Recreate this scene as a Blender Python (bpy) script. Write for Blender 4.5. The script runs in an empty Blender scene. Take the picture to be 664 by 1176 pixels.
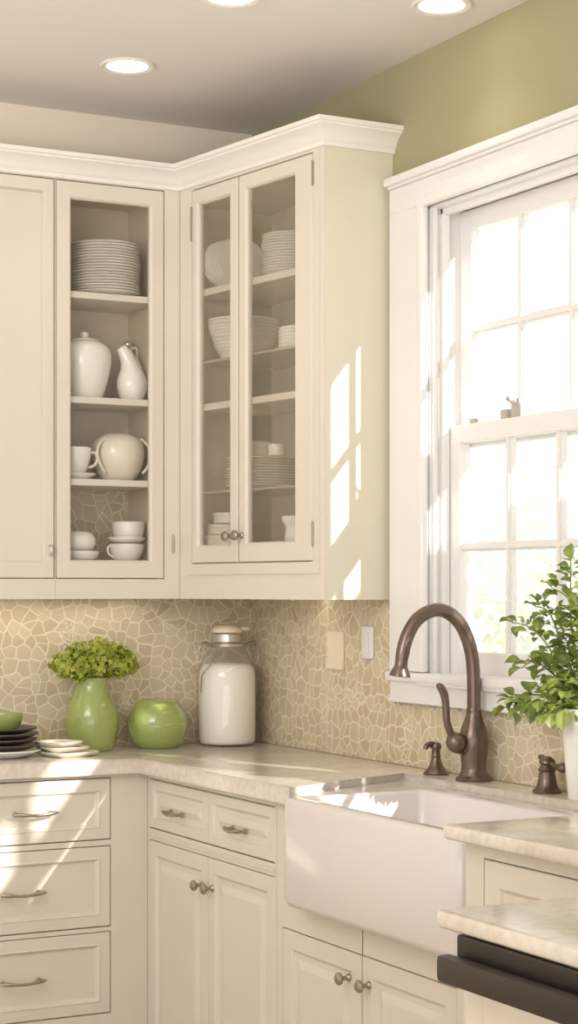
import bpy, bmesh, math, random
from mathutils import Matrix, Vector
random.seed(7)
PI = math.pi
C = bpy.context.scene.collection
R = math.radians

# ---------------------------------------------------------------- materials
def nodes(name):
    m = bpy.data.materials.new(name); m.use_nodes = True
    nt = m.node_tree; return m, nt, nt.nodes['Principled BSDF']
def lin(h):
    h = h.lstrip('#'); o = []
    for i in (0, 2, 4):
        v = int(h[i:i+2], 16)/255
        o.append(v/12.92 if v <= .04045 else ((v+.055)/1.055)**2.4)
    return (*o, 1)
def N(nt, t, **kw):
    n = nt.nodes.new(t)
    for k, v in kw.items():
        if k in n.inputs: n.inputs[k].default_value = v
        else: setattr(n, k, v)
    return n
def mat(name, col, rough=.5, metal=0, var=0., vscale=6, bump=0., bscale=60, coat=0., spec=.5, trans=0):
    m, nt, b = nodes(name)
    b.inputs['Roughness'].default_value = rough; b.inputs['Metallic'].default_value = metal
    b.inputs['Coat Weight'].default_value = coat; b.inputs['Coat Roughness'].default_value = .08
    b.inputs['Specular IOR Level'].default_value = spec
    c = lin(col)
    tc = N(nt, 'ShaderNodeTexCoord')
    if var:
        nz = N(nt, 'ShaderNodeTexNoise', Scale=vscale, Detail=4.0)
        nt.links.new(tc.outputs['Object'], nz.inputs['Vector'])
        mx = N(nt, 'ShaderNodeMix', data_type='RGBA')
        mx.inputs['A'].default_value = tuple(max(0, x*(1-var)) for x in c[:3]) + (1,)
        mx.inputs['B'].default_value = tuple(min(1, x*(1+var)) for x in c[:3]) + (1,)
        nt.links.new(nz.outputs['Fac'], mx.inputs['Factor']); nt.links.new(mx.outputs['Result'], b.inputs['Base Color'])
    else: b.inputs['Base Color'].default_value = c
    if bump:
        n2 = N(nt, 'ShaderNodeTexNoise', Scale=bscale, Detail=3.0)
        nt.links.new(tc.outputs['Object'], n2.inputs['Vector'])
        bp = N(nt, 'ShaderNodeBump', Strength=bump, Distance=.002)
        nt.links.new(n2.outputs['Fac'], bp.inputs['Height']); nt.links.new(bp.outputs['Normal'], b.inputs['Normal'])
    return m
M = {}
M['cream'] = mat('cream_paint', '#DBD3C6', .38, var=.03, vscale=3)
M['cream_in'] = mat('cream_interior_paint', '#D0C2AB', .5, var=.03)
M['panel_side'] = mat('pale_yellow_green_cream_paint', '#DAD4C0', .4, var=.03)
M['white'] = mat('white_trim_paint', '#E6E4E1', .35, var=.02, vscale=3)
M['crown'] = mat('white_crown_paint', '#EBE7E0', .35, var=.02, vscale=3)
M['green_wall'] = mat('olive_wall_paint', '#A19A78', .7, var=.03, bump=.1, bscale=200)
M['peach_wall'] = mat('cream_wall_paint', '#E6DAC8', .7, var=.02, bump=.1, bscale=200)
M['ceil'] = mat('ceiling_paint', '#E4DFDB', .8, var=.02, vscale=2)
M['china'] = mat('white_glazed_china', '#EFEBE2', .15, var=.02, coat=.4)
M['china_warm'] = mat('warm_white_china', '#E4DCCB', .2, var=.02, coat=.3)
M['plate'] = mat('plate_glaze', '#EAE5DB', .22, var=.02, coat=.2)
M['sink'] = mat('fireclay_glaze', '#DED8D5', .16, var=.01, coat=.6)
M['green_glaze'] = mat('green_glaze', '#98A55E', .18, var=.06, vscale=12, coat=.6)
M['lime'] = mat('lime_petals', '#A9B53F', .6, var=.35, vscale=30)
M['stem'] = mat('green_stem', '#7C8A3A', .6, var=.1)
M['dark_plate'] = mat('dark_stoneware', '#4A4038', .35, var=.1)
M['bronze'] = mat('oil_rubbed_bronze', '#77675D', .3, metal=.8, var=.12, vscale=25)
M['pewter'] = mat('brushed_pewter', '#A79E92', .32, metal=.85, var=.1, vscale=40)
M['steel'] = mat('pale_metal', '#CFCAC0', .28, metal=.85, var=.05)
M['lock_metal'] = mat('pale_lock_metal', '#B9B1A8', .4, metal=.3, var=.05)
M['black'] = mat('black_plastic', '#2B2522', .35, var=.1)
M['dwhite'] = mat('appliance_enamel', '#E2D8C8', .3, var=.02)
M['milk'] = mat('white_sugar', '#F2EDE4', .5, var=.02)
M['plastic'] = mat('cream_plastic', '#E6DAC0', .35, var=.01)
M['groove'] = mat('shadow_gap', '#8F8068', .7, var=.05)
M['floor'] = mat('oak_floor', '#C4B49C', .4, var=.15, vscale=3)
M['gold_in'] = mat('grass_soil', '#8E9A70', .9, var=.1)

def emis(name, col, s):
    m, nt, b = nodes(name)
    b.inputs['Emission Color'].default_value = lin(col); b.inputs['Emission Strength'].default_value = s
    b.inputs['Base Color'].default_value = lin(col); return m
M['lamp'] = emis('lamp_glow', '#FFF3E0', 9)

def glass(name, haze, hcol, gloss=.06, rough=.02, tint='#FFFFFF'):
    m, nt, b = nodes(name); out = nt.nodes['Material Output']
    tr = N(nt, 'ShaderNodeBsdfTransparent', Color=lin(tint))
    gl = N(nt, 'ShaderNodeBsdfGlossy', Roughness=rough); df = N(nt, 'ShaderNodeBsdfDiffuse', Color=lin(hcol))
    lw = N(nt, 'ShaderNodeLayerWeight', Blend=.5); pw = N(nt, 'ShaderNodeMath', operation='POWER'); pw.inputs[1].default_value = 5
    fr = N(nt, 'ShaderNodeMath', operation='MULTIPLY_ADD'); fr.inputs[1].default_value = .6; fr.inputs[2].default_value = gloss/2
    nt.links.new(lw.outputs['Facing'], pw.inputs[0]); nt.links.new(pw.outputs[0], fr.inputs[0])
    m1 = N(nt, 'ShaderNodeMixShader', Fac=haze); m2 = N(nt, 'ShaderNodeMixShader')
    nt.links.new(tr.outputs[0], m1.inputs[1]); nt.links.new(df.outputs[0], m1.inputs[2])
    nt.links.new(fr.outputs[0], m2.inputs['Fac']); nt.links.new(m1.outputs[0], m2.inputs[1]); nt.links.new(gl.outputs[0], m2.inputs[2])
    nt.links.new(m2.outputs[0], out.inputs['Surface']); nt.nodes.remove(b); return m
M['pane'] = glass('window_glass', .03, '#FFFFFF')
M['cab_glass'] = glass('cabinet_glass', .13, '#CDBFA6')
M['clear_glass'] = glass('clear_cabinet_glass', .03, '#CDBFA6', .03)
M['jar_glass'] = glass('jar_glass', .05, '#E8E0D0')
M['shelf_glass'] = glass('shelf_glass', .45, '#D8CDB8')

def stone():
    m, nt, b = nodes('cream_stone'); tc = N(nt, 'ShaderNodeTexCoord')
    n1 = N(nt, 'ShaderNodeTexNoise', Scale=7.0, Detail=6.0, Roughness=.55, Distortion=.6)
    n2 = N(nt, 'ShaderNodeTexNoise', Scale=60.0, Detail=4.0)
    r = N(nt, 'ShaderNodeValToRGB')
    r.color_ramp.elements[0].position = .3; r.color_ramp.elements[0].color = lin('#D6CBBC')
    r.color_ramp.elements[1].position = .62; r.color_ramp.elements[1].color = lin('#E5DED4')
    r2 = N(nt, 'ShaderNodeValToRGB')
    r2.color_ramp.elements[0].position = .3; r2.color_ramp.elements[0].color = lin('#CFC3B2')
    r2.color_ramp.elements[1].position = .6; r2.color_ramp.elements[1].color = (1, 1, 1, 1)
    mx = N(nt, 'ShaderNodeMix', data_type='RGBA', blend_type='MULTIPLY'); mx.inputs['Factor'].default_value = .3
    for n in (n1, n2): nt.links.new(tc.outputs['Object'], n.inputs['Vector'])
    nt.links.new(n1.outputs['Fac'], r.inputs[0]); nt.links.new(n2.outputs['Fac'], r2.inputs[0])
    nt.links.new(r.outputs[0], mx.inputs['A']); nt.links.new(r2.outputs[0], mx.inputs['B'])
    nt.links.new(mx.outputs['Result'], b.inputs['Base Color']); b.inputs['Roughness'].default_value = .16
    return m
M['stone'] = stone()

def pebbles():
    m, nt, b = nodes('pebble_mosaic'); tc = N(nt, 'ShaderNodeTexCoord'); L = nt.links.new
    sp = N(nt, 'ShaderNodeSeparateXYZ'); L(tc.outputs['Object'], sp.inputs[0])
    su = N(nt, 'ShaderNodeMath', operation='SUBTRACT'); L(sp.outputs['X'], su.inputs[0]); L(sp.outputs['Y'], su.inputs[1])
    cb = N(nt, 'ShaderNodeCombineXYZ'); L(su.outputs[0], cb.inputs['X']); L(sp.outputs['Z'], cb.inputs['Y'])
    wn = N(nt, 'ShaderNodeTexNoise', Scale=10.0, Detail=1.0, Roughness=.4); L(cb.outputs[0], wn.inputs['Vector'])
    vm = N(nt, 'ShaderNodeVectorMath', operation='MULTIPLY_ADD'); L(wn.outputs['Color'], vm.inputs[0])
    vm.inputs[1].default_value = (.06, .06, 0); L(cb.outputs[0], vm.inputs[2])
    def lines(scale, lo, hi):
        ve = N(nt, 'ShaderNodeTexVoronoi', feature='DISTANCE_TO_EDGE', voronoi_dimensions='2D', Scale=scale, Randomness=.9)
        L(vm.outputs[0], ve.inputs['Vector'])
        r = N(nt, 'ShaderNodeMapRange', interpolation_type='SMOOTHSTEP'); L(ve.outputs['Distance'], r.inputs['Value'])
        r.inputs['From Min'].default_value = lo; r.inputs['From Max'].default_value = hi
        r.inputs['To Min'].default_value = 1; r.inputs['To Max'].default_value = 0; return r.outputs['Result']
    big = lines(30, .02, .085); small = lines(57, .02, .12)
    mk = N(nt, 'ShaderNodeTexNoise', Scale=7.0, Detail=1.0); L(cb.outputs[0], mk.inputs['Vector'])
    mr = N(nt, 'ShaderNodeMapRange'); L(mk.outputs['Fac'], mr.inputs['Value']); mr.inputs['From Min'].default_value = .60; mr.inputs['From Max'].default_value = .64
    mu = N(nt, 'ShaderNodeMath', operation='MULTIPLY'); L(small, mu.inputs[0]); L(mr.outputs['Result'], mu.inputs[1])
    ma = N(nt, 'ShaderNodeMath', operation='MAXIMUM'); L(big, ma.inputs[0]); L(mu.outputs[0], ma.inputs[1])
    vc = N(nt, 'ShaderNodeTexVoronoi', feature='F1', voronoi_dimensions='2D', Scale=30.0, Randomness=.9); L(vm.outputs[0], vc.inputs['Vector'])
    sc = N(nt, 'ShaderNodeSeparateColor'); L(vc.outputs['Color'], sc.inputs[0])
    cr = N(nt, 'ShaderNodeValToRGB')
    cr.color_ramp.elements[0].color = lin('#C3B293'); cr.color_ramp.elements[1].color = lin('#D4C6AA')
    L(sc.outputs[0], cr.inputs[0])
    mx = N(nt, 'ShaderNodeMix', data_type='RGBA'); L(ma.outputs[0], mx.inputs['Factor'])
    L(cr.outputs[0], mx.inputs['A']); mx.inputs['B'].default_value = lin('#E8DDC8')
    L(mx.outputs['Result'], b.inputs['Base Color']); b.inputs['Roughness'].default_value = .38
    bp = N(nt, 'ShaderNodeBump', Strength=.3, Distance=.003, invert=True)
    L(ma.outputs[0], bp.inputs['Height']); L(bp.outputs['Normal'], b.inputs['Normal'])
    return m
M['pebble'] = pebbles()

def leafmat(name, c1, c2, tl=.35):
    m, nt, b = nodes(name); out = nt.nodes['Material Output']; tc = N(nt, 'ShaderNodeTexCoord')
    nz = N(nt, 'ShaderNodeTexNoise', Scale=18.0); nt.links.new(tc.outputs['Object'], nz.inputs['Vector'])
    r = N(nt, 'ShaderNodeValToRGB'); r.color_ramp.elements[0].position = .35; r.color_ramp.elements[1].position = .65
    r.color_ramp.elements[0].color = lin(c1); r.color_ramp.elements[1].color = lin(c2)
    nt.links.new(nz.outputs['Fac'], r.inputs[0]); nt.links.new(r.outputs[0], b.inputs['Base Color'])
    b.inputs['Roughness'].default_value = .45
    t = N(nt, 'ShaderNodeBsdfTranslucent'); nt.links.new(r.outputs[0], t.inputs['Color'])
    mx = N(nt, 'ShaderNodeMixShader', Fac=tl); nt.links.new(b.outputs[0], mx.inputs[1]); nt.links.new(t.outputs[0], mx.inputs[2])
    nt.links.new(mx.outputs[0], out.inputs['Surface']); return m
M['leaf'] = leafmat('fresh_leaf', '#6E8343', '#AAB666', .45)
M['pale_leaf'] = leafmat('glare_washed_leaf', '#EEF0E8', '#FAFAF6', .5)  # overexposed outdoor glare put into the near-white leaf colour
M['flower'] = leafmat('lime_flower', '#9CA93C', '#C3CA62', .3)

# ---------------------------------------------------------------- mesh helpers
def box(bm, x0, x1, y0, y1, z0, z1, bev=0):
    vs = [bm.verts.new(p) for p in [(x0,y0,z0),(x1,y0,z0),(x1,y1,z0),(x0,y1,z0),(x0,y0,z1),(x1,y0,z1),(x1,y1,z1),(x0,y1,z1)]]
    fs = [bm.faces.new([vs[i] for i in f]) for f in [(3,2,1,0),(4,5,6,7),(0,1,5,4),(1,2,6,5),(2,3,7,6),(3,0,4,7)]]
    if bev:
        es = list({e for f in fs for e in f.edges})
        bmesh.ops.bevel(bm, geom=es, offset=bev, segments=2, profile=.6, affect='EDGES')
def prism(bm, pts, z0, z1, bev=0, segs=3):
    a = sum(pts[i][0]*pts[(i+1) % len(pts)][1]-pts[(i+1) % len(pts)][0]*pts[i][1] for i in range(len(pts)))
    if a < 0: pts = pts[::-1]
    lo = [bm.verts.new((x, y, z0)) for x, y in pts]; hi = [bm.verts.new((x, y, z1)) for x, y in pts]
    n = len(pts); fs = [bm.faces.new(lo[::-1]), bm.faces.new(hi)]
    for i in range(n): fs.append(bm.faces.new((lo[i], lo[(i+1) % n], hi[(i+1) % n], hi[i])))
    if bev:
        es = [e for e in fs[1].edges] + [e for e in fs[0].edges]
        bmesh.ops.bevel(bm, geom=es, offset=bev, segments=segs, profile=.5, affect='EDGES')
def lathe(bm, prof, segs=40, mtx=None, sx=1, sy=1):
    rings = []
    for r, z in prof:
        if r < 1e-5: rings.append([bm.verts.new((0, 0, z))])
        else: rings.append([bm.verts.new((r*sx*math.cos(2*PI*k/segs), r*sy*math.sin(2*PI*k/segs), z)) for k in range(segs)])
    for a, b in zip(rings, rings[1:]):
        for k in range(segs):
            k2 = (k+1) % segs
            if len(a) == 1 and len(b) == 1: break
            if len(a) == 1: bm.faces.new((a[0], b[k2], b[k]))
            elif len(b) == 1: bm.faces.new((a[k], a[k2], b[0]))
            else: bm.faces.new((a[k], a[k2], b[k2], b[k]))
    if mtx is not None: bmesh.ops.transform(bm, matrix=mtx, verts=[v for r in rings for v in r])
    return rings
def tube(bm, pts, rad, segs=12, smooth=0, sq=(1, 1)):
    pts = [Vector(p) for p in pts]; n = len(pts)
    rad = list(rad) if hasattr(rad, '__len__') else [rad]*n
    for _ in range(smooth):           # Chaikin-like catmull subdivision
        q, rr = [], []
        for i in range(len(pts)-1):
            p0, p1, p2, p3 = pts[max(i-1, 0)], pts[i], pts[i+1], pts[min(i+2, len(pts)-1)]
            q += [p1, (-p0+9*p1+9*p2-p3)/16]; rr += [rad[i], (rad[i]+rad[i+1])/2]
        pts, rad = q+[pts[-1]], rr+[rad[-1]]
    n = len(pts); t0 = (pts[1]-pts[0]).normalized()
    u = t0.cross(Vector((0, 0, 1)));  u = u.normalized() if u.length > .05 else t0.cross(Vector((0, 1, 0))).normalized()
    rings = []
    for i in range(n):
        t = (pts[min(i+1, n-1)]-pts[max(i-1, 0)]).normalized()
        u = (u-t*u.dot(t)).normalized(); w = t.cross(u)
        rings.append([bm.verts.new(pts[i]+(u*math.cos(2*PI*k/segs)*sq[0]+w*math.sin(2*PI*k/segs)*sq[1])*rad[i]) for k in range(segs)])
    for a, b in zip(rings, rings[1:]):
        for k in range(segs): bm.faces.new((a[k], a[(k+1) % segs], b[(k+1) % segs], b[k]))
    bm.faces.new(rings[0][::-1]); bm.faces.new(rings[-1])
def ring_panel(bm, x0, x1, z0, z1, rings, cap=True, depth=None):
    """nested rectangles: rings = [(inset, y)], inset may be (left,right,bottom,top)"""
    rs = []
    for ins, y in rings:
        l, r, b, t = ins if hasattr(ins, '__len__') else (ins,)*4
        rs.append([bm.verts.new(p) for p in [(x0+l, y, z0+b), (x1-r, y, z0+b), (x1-r, y, z1-t), (x0+l, y, z1-t)]])
    for a, b in zip(rs, rs[1:]):
        for k in range(4): bm.faces.new((a[k], a[(k+1) % 4], b[(k+1) % 4], b[k]))
    if cap: bm.faces.new(rs[-1])
def sweep(bm, path, prof, seg0=0, seg1=None):
    """path: 2D polyline, prof: (out, z) closed outline; out = to the right of travel"""
    n = len(path); seg1 = n-1 if seg1 is None else seg1
    def off(i, o):
        def nr(a, b):
            d = Vector((b[0]-a[0], b[1]-a[1])).normalized(); return Vector((d.y, -d.x))
        p = Vector(path[i])
        n1 = nr(path[i-1], path[i]) if i > 0 else None; n2 = nr(path[i], path[i+1]) if i < n-1 else None
        if n1 is None: return p+n2*o
        if n2 is None: return p+n1*o
        m = (n1+n2); m = m/m.length; return p+m*(o/max(.2, m.dot(n1)))
    rs = [[bm.verts.new((*off(i, o), z)) for o, z in prof] for i in range(seg0, seg1+1)]
    k = len(prof)
    for a, b in zip(rs, rs[1:]):
        for j in range(k): bm.faces.new((a[j], b[j], b[(j+1) % k], a[(j+1) % k]))
    bm.faces.new(rs[0]); bm.faces.new(rs[-1][::-1])
def obj(name, bm, m, parent=None, smooth=0, loc=None, label=None):
    bmesh.ops.recalc_face_normals(bm, faces=bm.faces)
    me = bpy.data.meshes.new(name); bm.to_mesh(me); bm.free()
    o = bpy.data.objects.new(name, me); C.objects.link(o)
    if m: me.materials.append(M[m] if isinstance(m, str) else m)
    if smooth:
        try:
            for p in me.polygons: p.use_smooth = True
            me.set_sharp_from_angle(angle=R(smooth))
        except Exception: pass
    if parent: o.parent = parent
    if loc: o.location = loc
    if label: o['label'] = label
    return o
def BM(): return bmesh.new()
def tag(o, label, cat, group=None):
    o['label'] = label; o['category'] = cat
    if group: o['group'] = group
    return o
def thing(name, label, cat, loc=(0, 0, 0), rz=0, group=None):
    o = bpy.data.objects.new(name, None); C.objects.link(o); o.empty_display_size = .05
    o.location = loc; o.rotation_euler = (0, 0, rz); return tag(o, label, cat, group)
def struct(o): o['kind'] = 'structure'; return o
def dup(root, loc=None, label=None, rot=None):
    r = root.copy(); C.objects.link(r)
    if loc: r.location = loc
    if rot: r.rotation_euler = rot
    if label: r['label'] = label
    for ch in list(root.children):
        c = ch.copy(); C.objects.link(c); c.parent = r
        for g in list(ch.children):
            d = g.copy(); C.objects.link(d); d.parent = c
    return r
ORD = ['topmost', 'second', 'third', 'fourth', 'fifth', 'sixth', 'seventh', 'eighth', 'ninth', 'tenth', 'eleventh', 'twelfth', 'thirteenth',
       'fourteenth', 'fifteenth', 'sixteenth', 'seventeenth', 'eighteenth', 'nineteenth', 'twentieth']
def ordl(k, n):
    if k == 0: return 'topmost'
    if k == n-1: return 'bottom one'
    return ORD[k] + ' from the top'

# ---------------------------------------------------------------- layout constants (metres)
CAM = (-2.381, -4.676, 1.356)
P0 = Vector((-.2963, -.0994)); P1 = Vector((-.1986, -.7407))       # front line of the glazed two-door wall cabinet
TB = (P1-P0).normalized(); LB = (P1-P0).length; ROT_B = math.atan2(TB.y, TB.x)
def bw(t, y, z): return (P0.x+TB.x*t-TB.y*y, P0.y+TB.y*t+TB.x*y, z)  # cabinet-local -> world
YA = -.0994; WA = .05; CEIL = 2.672; CT = .92

# ---------------------------------------------------------------- room shell
b = BM(); box(b, -6, 0, -7.5, WA, -.05, 0); fl = struct(obj('floor', b, 'floor')); fl['label'] = 'warm oak floor'
b = BM(); box(b, -6, .2, -7.5, .25, CEIL, CEIL+.1); ce = struct(obj('ceiling', b, 'ceil')); ce['label'] = 'smooth pale ceiling'
AX1 = -.3                                                          # recess for the wall cabinets: x -1.3..AX1, z 1.33..2.46
b = BM()
box(b, -6, .2, WA, .25, 0, 1.332); box(b, -6, -1.302, WA, .25, 1.332, 2.462); box(b, AX1, .2, WA, .25, 1.332, 2.462)
box(b, -6, .2, WA, .25, 2.462, CEIL); box(b, -1.302, AX1, .16, .25, 1.332, 2.462)
wa = struct(obj('wall_back', b, 'peach_wall')); wa['label'] = 'cream back wall above the cabinets'
WY0, WY1, WZ0, WZ1 = -3.36, -.905, 1.155, 2.288                   # window hole, unseen far end lengthened to let sun in
b = BM()
box(b, 0, .125, WY1, WA, 0, CEIL); box(b, 0, .125, -7.5, WY0, 0, CEIL)
for y0, y1 in ((WY0, WY1),): box(b, 0, .125, y0, y1, 0, WZ0-.02); box(b, 0, .125, y0, y1, WZ1, CEIL)
wb = struct(obj('wall_right', b, 'green_wall')); wb['label'] = 'olive green wall around the window'
b = BM(); box(b, -1.6, -.004, WA-.004, WA, .92, 1.332); s = struct(obj('backsplash_back', b, 'pebble')); s['label'] = 'beige pebble mosaic on back wall'
b = BM(); box(b, -.004, 0, -.7645, WA-.004, .92, 1.332); box(b, -.004, 0, -3.2, -.7645, .92, 1.10); s = struct(obj('backsplash_right', b, 'pebble')); s['label'] = 'beige pebble mosaic under the window'

# ---------------------------------------------------------------- windows
def pane_box(bm, y0, y1, x, z0, z1): box(bm, x-.002, x+.002, y0, y1, z0, z1)
def bars(bm, x0, x1, y0, y1, z0, z1, st, rt, rb, cols, rows, mw):
    box(bm, x0, x1, y0, y0+st, z0, z1, .003); box(bm, x0, x1, y1-st, y1, z0, z1, .003)
    box(bm, x0, x1, y0+st-.001, y1-st+.001, z0, z0+rb, .003); box(bm, x0, x1, y0+st-.001, y1-st+.001, z1-rt, z1, .003)
    iw = (y1-y0-2*st); ih = z1-z0-rt-rb
    xm = (x0+x1)/2
    for c in range(1, cols+1):
        y = y1-st-.1965*c; box(bm, xm-.006, xm+.006, y-mw/2, y+mw/2, z0+rb, z1-rt); box(bm, xm-.012, xm-.005, y-mw/4, y+mw/4, z0+rb, z1-rt)
    for r in range(1, rows):
        z = z0+rb+ih*r/rows; box(bm, xm-.0052, xm+.0052, y0+st, y1-st, z-mw/2, z+mw/2); box(bm, xm-.0113, xm-.005, y0+st, y1-st, z-mw/4, z+mw/4)
def window(name, y0, y1, lab):
    w = bpy.data.objects.new(name, None); C.objects.link(w); struct(w); w['label'] = lab
    b = BM()                                                       # casing: legs, head, back band, cap
    L, Rr = y1+.146, y0-.146
    lx = -.024
    box(b, lx, 0, y1-.002, L, 1.155, 2.29, .003); box(b, lx, 0, Rr, y0+.002, 1.155, 2.29, .003)
    box(b, lx, 0, Rr, L, 2.289, 2.352, .003)
    box(b, lx-.008, lx+.01, y1-.018, y1+.004, 1.155, 2.305, .005); box(b, lx-.008, lx+.01, y0-.004, y0+.018, 1.155, 2.305, .005)
    box(b, lx-.0088, lx+.01, y0-.006, y1+.006, 2.283, 2.3075, .004)
    box(b, lx-.006, 0, Rr, L, 2.352, 2.36, .003); box(b, lx-.016, 0, Rr-.004, L+.004, 2.359, 2.38, .006)
    obj('casing', b, 'white', w)
    b = BM()                                                       # jamb liner with stops
    box(b, 0, .125, y1-.006, y1+.012, 1.15, 2.29); box(b, 0, .125, y0-.012, y0+.006, 1.15, 2.29); box(b, 0, .125, y0, y1, 2.282, 2.30)
    for yy in (y1-.019, y0+.005): box(b, .030, .050, yy, yy+.014, 1.15, 2.285, .003); box(b, .006, .018, yy+.005, yy+.014, 1.15, 2.288, .003)
    box(b, .030, .050, y0, y1, 2.268, 2.285, .003)
    obj('jamb', b, 'white', w)
    b = BM(); box(b, -.034, .125, y0-.001, y1+.001, 1.125, 1.154); box(b, -.038, 0, Rr-.004, L+.002, 1.130, 1.1535, .008); obj('stool', b, 'white', w)
    b = BM(); box(b, -.024, 0, Rr, L-.002, 1.078, 1.131, .004); box(b, -.03, 0, Rr-.003, L, 1.078, 1.086, .003); obj('apron', b, 'white', w)
    yo0, yo1 = y0+.006, y1-.006
    for nm, x0, x1, z0, z1, rt, rb in (('upper_sash', .088, .12, 1.70, 2.28, .05, .045), ('lower_sash', .052, .085, 1.152, 1.755, .045, .055)):
        b = BM(); bars(b, x0, x1, yo0, yo1, z0, z1, .05, rt, rb, 5, 2, .022); sh = obj(nm, b, 'white', w)
        b = BM(); pane_box(b, yo0+.045, yo1-.045, (x0+x1)/2, z0+rb-.005, z1-rt+.005); obj('pane', b, 'pane', sh)
        if nm == 'lower_sash':
            for k, (dy, hh) in enumerate(((.105, .012), (.235, .022), (.28, .03))):
                b = BM(); yy = y1-dy
                box(b, .056, .080, yy-.013-.004*k, yy+.013, 1.755, 1.755+hh, .004)
                if k == 2: box(b, .06, .078, yy-.016, yy-.002, 1.78, 1.80, .004); tube(b, [(.066, yy+.004, 1.78), (.055, yy+.012, 1.796), (.046, yy+.014, 1.80)], .005)
                obj('sash_lock', b, 'lock_metal', sh, 40)
    return w
window('window_1', WY0, WY1, 'white double-hung window over the sink')
# ---------------------------------------------------------------- hardware
def knob(parent, x, y, z, m='pewter', r=.0135):
    b = BM(); mt = Matrix.Translation((x, y, z)) @ Matrix.Rotation(R(90), 4, 'X')
    lathe(b, [(0, 0), (.009, 0), (.008, .003), (.005, .006), (.0045, .014), (.009, .018), (r, .022), (r, .027), (.009, .031), (0, .032)], 20, mt)
    return obj('knob', b, m, parent, 40)
def pull(parent, x, y, z, w=.11):
    b = BM()
    for sgn in (-1, 1):
        mt = Matrix.Translation((x+sgn*w*.4, y, z)) @ Matrix.Rotation(R(90), 4, 'X')
        lathe(b, [(0, 0), (.007, 0), (.006, .004), (.004, .008), (.004, .022), (0, .024)], 14, mt)
    pts = [(x+w*k/10, y-.02-.008*math.cos(k*PI/10), z-.002*math.cos(k*PI/5)) for k in range(-5, 6)]
    tube(b, pts, [.003, .0052, .0055, .0042, .0036, .0044, .0036, .0042, .0055, .0052, .003], 10)
    return obj('pull', b, 'pewter', parent, 40)
def hinge(parent, x, y, z, h=.05):
    b = BM(); tube(b, [(x, y-.001, z-h/2), (x, y-.001, z+h/2)], .0036, 10); tube(b, [(x, y-.003, z-h/2-.004), (x, y-.003, z+h/2+.004)], .0025, 8)
    return obj('hinge', b, 'pewter', parent, 40)
RAISED = lambda s, f=0.: [(0, .017), (0, .001), (.002, -.001), (s-.006, -.001), (s-.003, .001), (s, .006), (s+.004, .007), (s+.016, .007), (s+.03, .002), (s+.033, .001)]
FLAT = lambda s: [(0, .017), (0, .001), (.002, -.001), (s-.008, -.001), (s-.005, -.003), (s-.002, -.001), (s+.002, .006), (s+.006, .007)]
def front(name, parent, x0, x1, z0, z1, rings, m='cream'):
    b = BM(); ring_panel(b, x0, x1, z0, z1, rings); return obj(name, b, m, parent)
def glass_door(parent, x0, x1, z0, z1, ins, name='door', gm='cab_glass'):
    l, r, bo, t = ins; d = .003
    rings = [((0,)*4, .018), ((0,)*4, .001), ((.002,)*4, -.001), (tuple(v-.005 for v in ins), -.001), (tuple(v-.001 for v in ins), .004), (ins, .006), (ins, .018), ((0,)*4, .018)]
    b = BM(); ring_panel(b, x0, x1, z0, z1, rings, cap=False); dr = obj(name, b, 'cream', parent)
    b = BM(); box(b, x0+l-.004, x1-r+.004, .010, .013, z0+bo-.004, z1-t+.004); obj('pane', b, gm, dr); return dr

CROWN = [(0, 2.45), (.006, 2.45), (.008, 2.46), (.012, 2.463), (.016, 2.472), (.025, 2.483), (.036, 2.491), (.042, 2.494), (.043, 2.499), (.048, 2.501), (.049, 2.511), (0, 2.511)]
CPATH = [(-1.3, YA), (-.66, YA), tuple(P0), tuple(P1), (0, P1.y)]

# ---------------------------------------------------------------- wall cabinet with solid door (back wall)
def frame_bm(x0, x1, z0, z1, holes, y0=0, y1=.019):
    """face frame = rails and stiles around the given door holes (left to right)"""
    b = BM(); xs = x0
    for (hx0, hx1, hz0, hz1) in holes:
        box(b, xs, hx0-.0025, y0, y1, z0, z1)
        box(b, hx0-.0025, hx1+.0025, y0, y1, z0, hz0-.0025); box(b, hx0-.0025, hx1+.0025, y0, y1, hz1+.0025, z1); xs = hx1+.0025
    if x1 > xs+.001: box(b, xs, x1, y0, y1, z0, z1)
    return b
t = thing('wall_cabinet', 'cream wall cabinet with one solid recessed-panel door beside the glazed door', 'cabinet', (0, YA, 0))
obj('face_frame', frame_bm(-1.3, -.66, 1.331, 2.468, [(-1.20, -.664, 1.387, 2.445)]), 'cream', t)
b = BM(); box(b, -1.3, -.6605, .019, .25, 1.335, 2.46); obj('carcass', b, 'cream', t)
d = front('door', t, -1.20, -.664, 1.387, 2.445, [((0,)*4, .018), ((0,)*4, .001), ((.002,)*4, -.001), ((.026, .026, .04, .032), -.001), ((.029, .029, .043, .035), .004), ((.03, .03, .044, .036), .0175)])
b = BM(); tube(b, [(-.676, -.004, 1.447), (-.676, -.016, 1.452), (-.676, -.018, 1.46), (-.676, -.016, 1.468), (-.676, -.004, 1.473)], .004, 10); obj('pull', b, 'steel', d, 40)
b = BM(); sweep(b, [(x, y-YA) for x, y in CPATH], CROWN, 0, 1); obj('crown', b, 'crown', t, 30)

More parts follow.
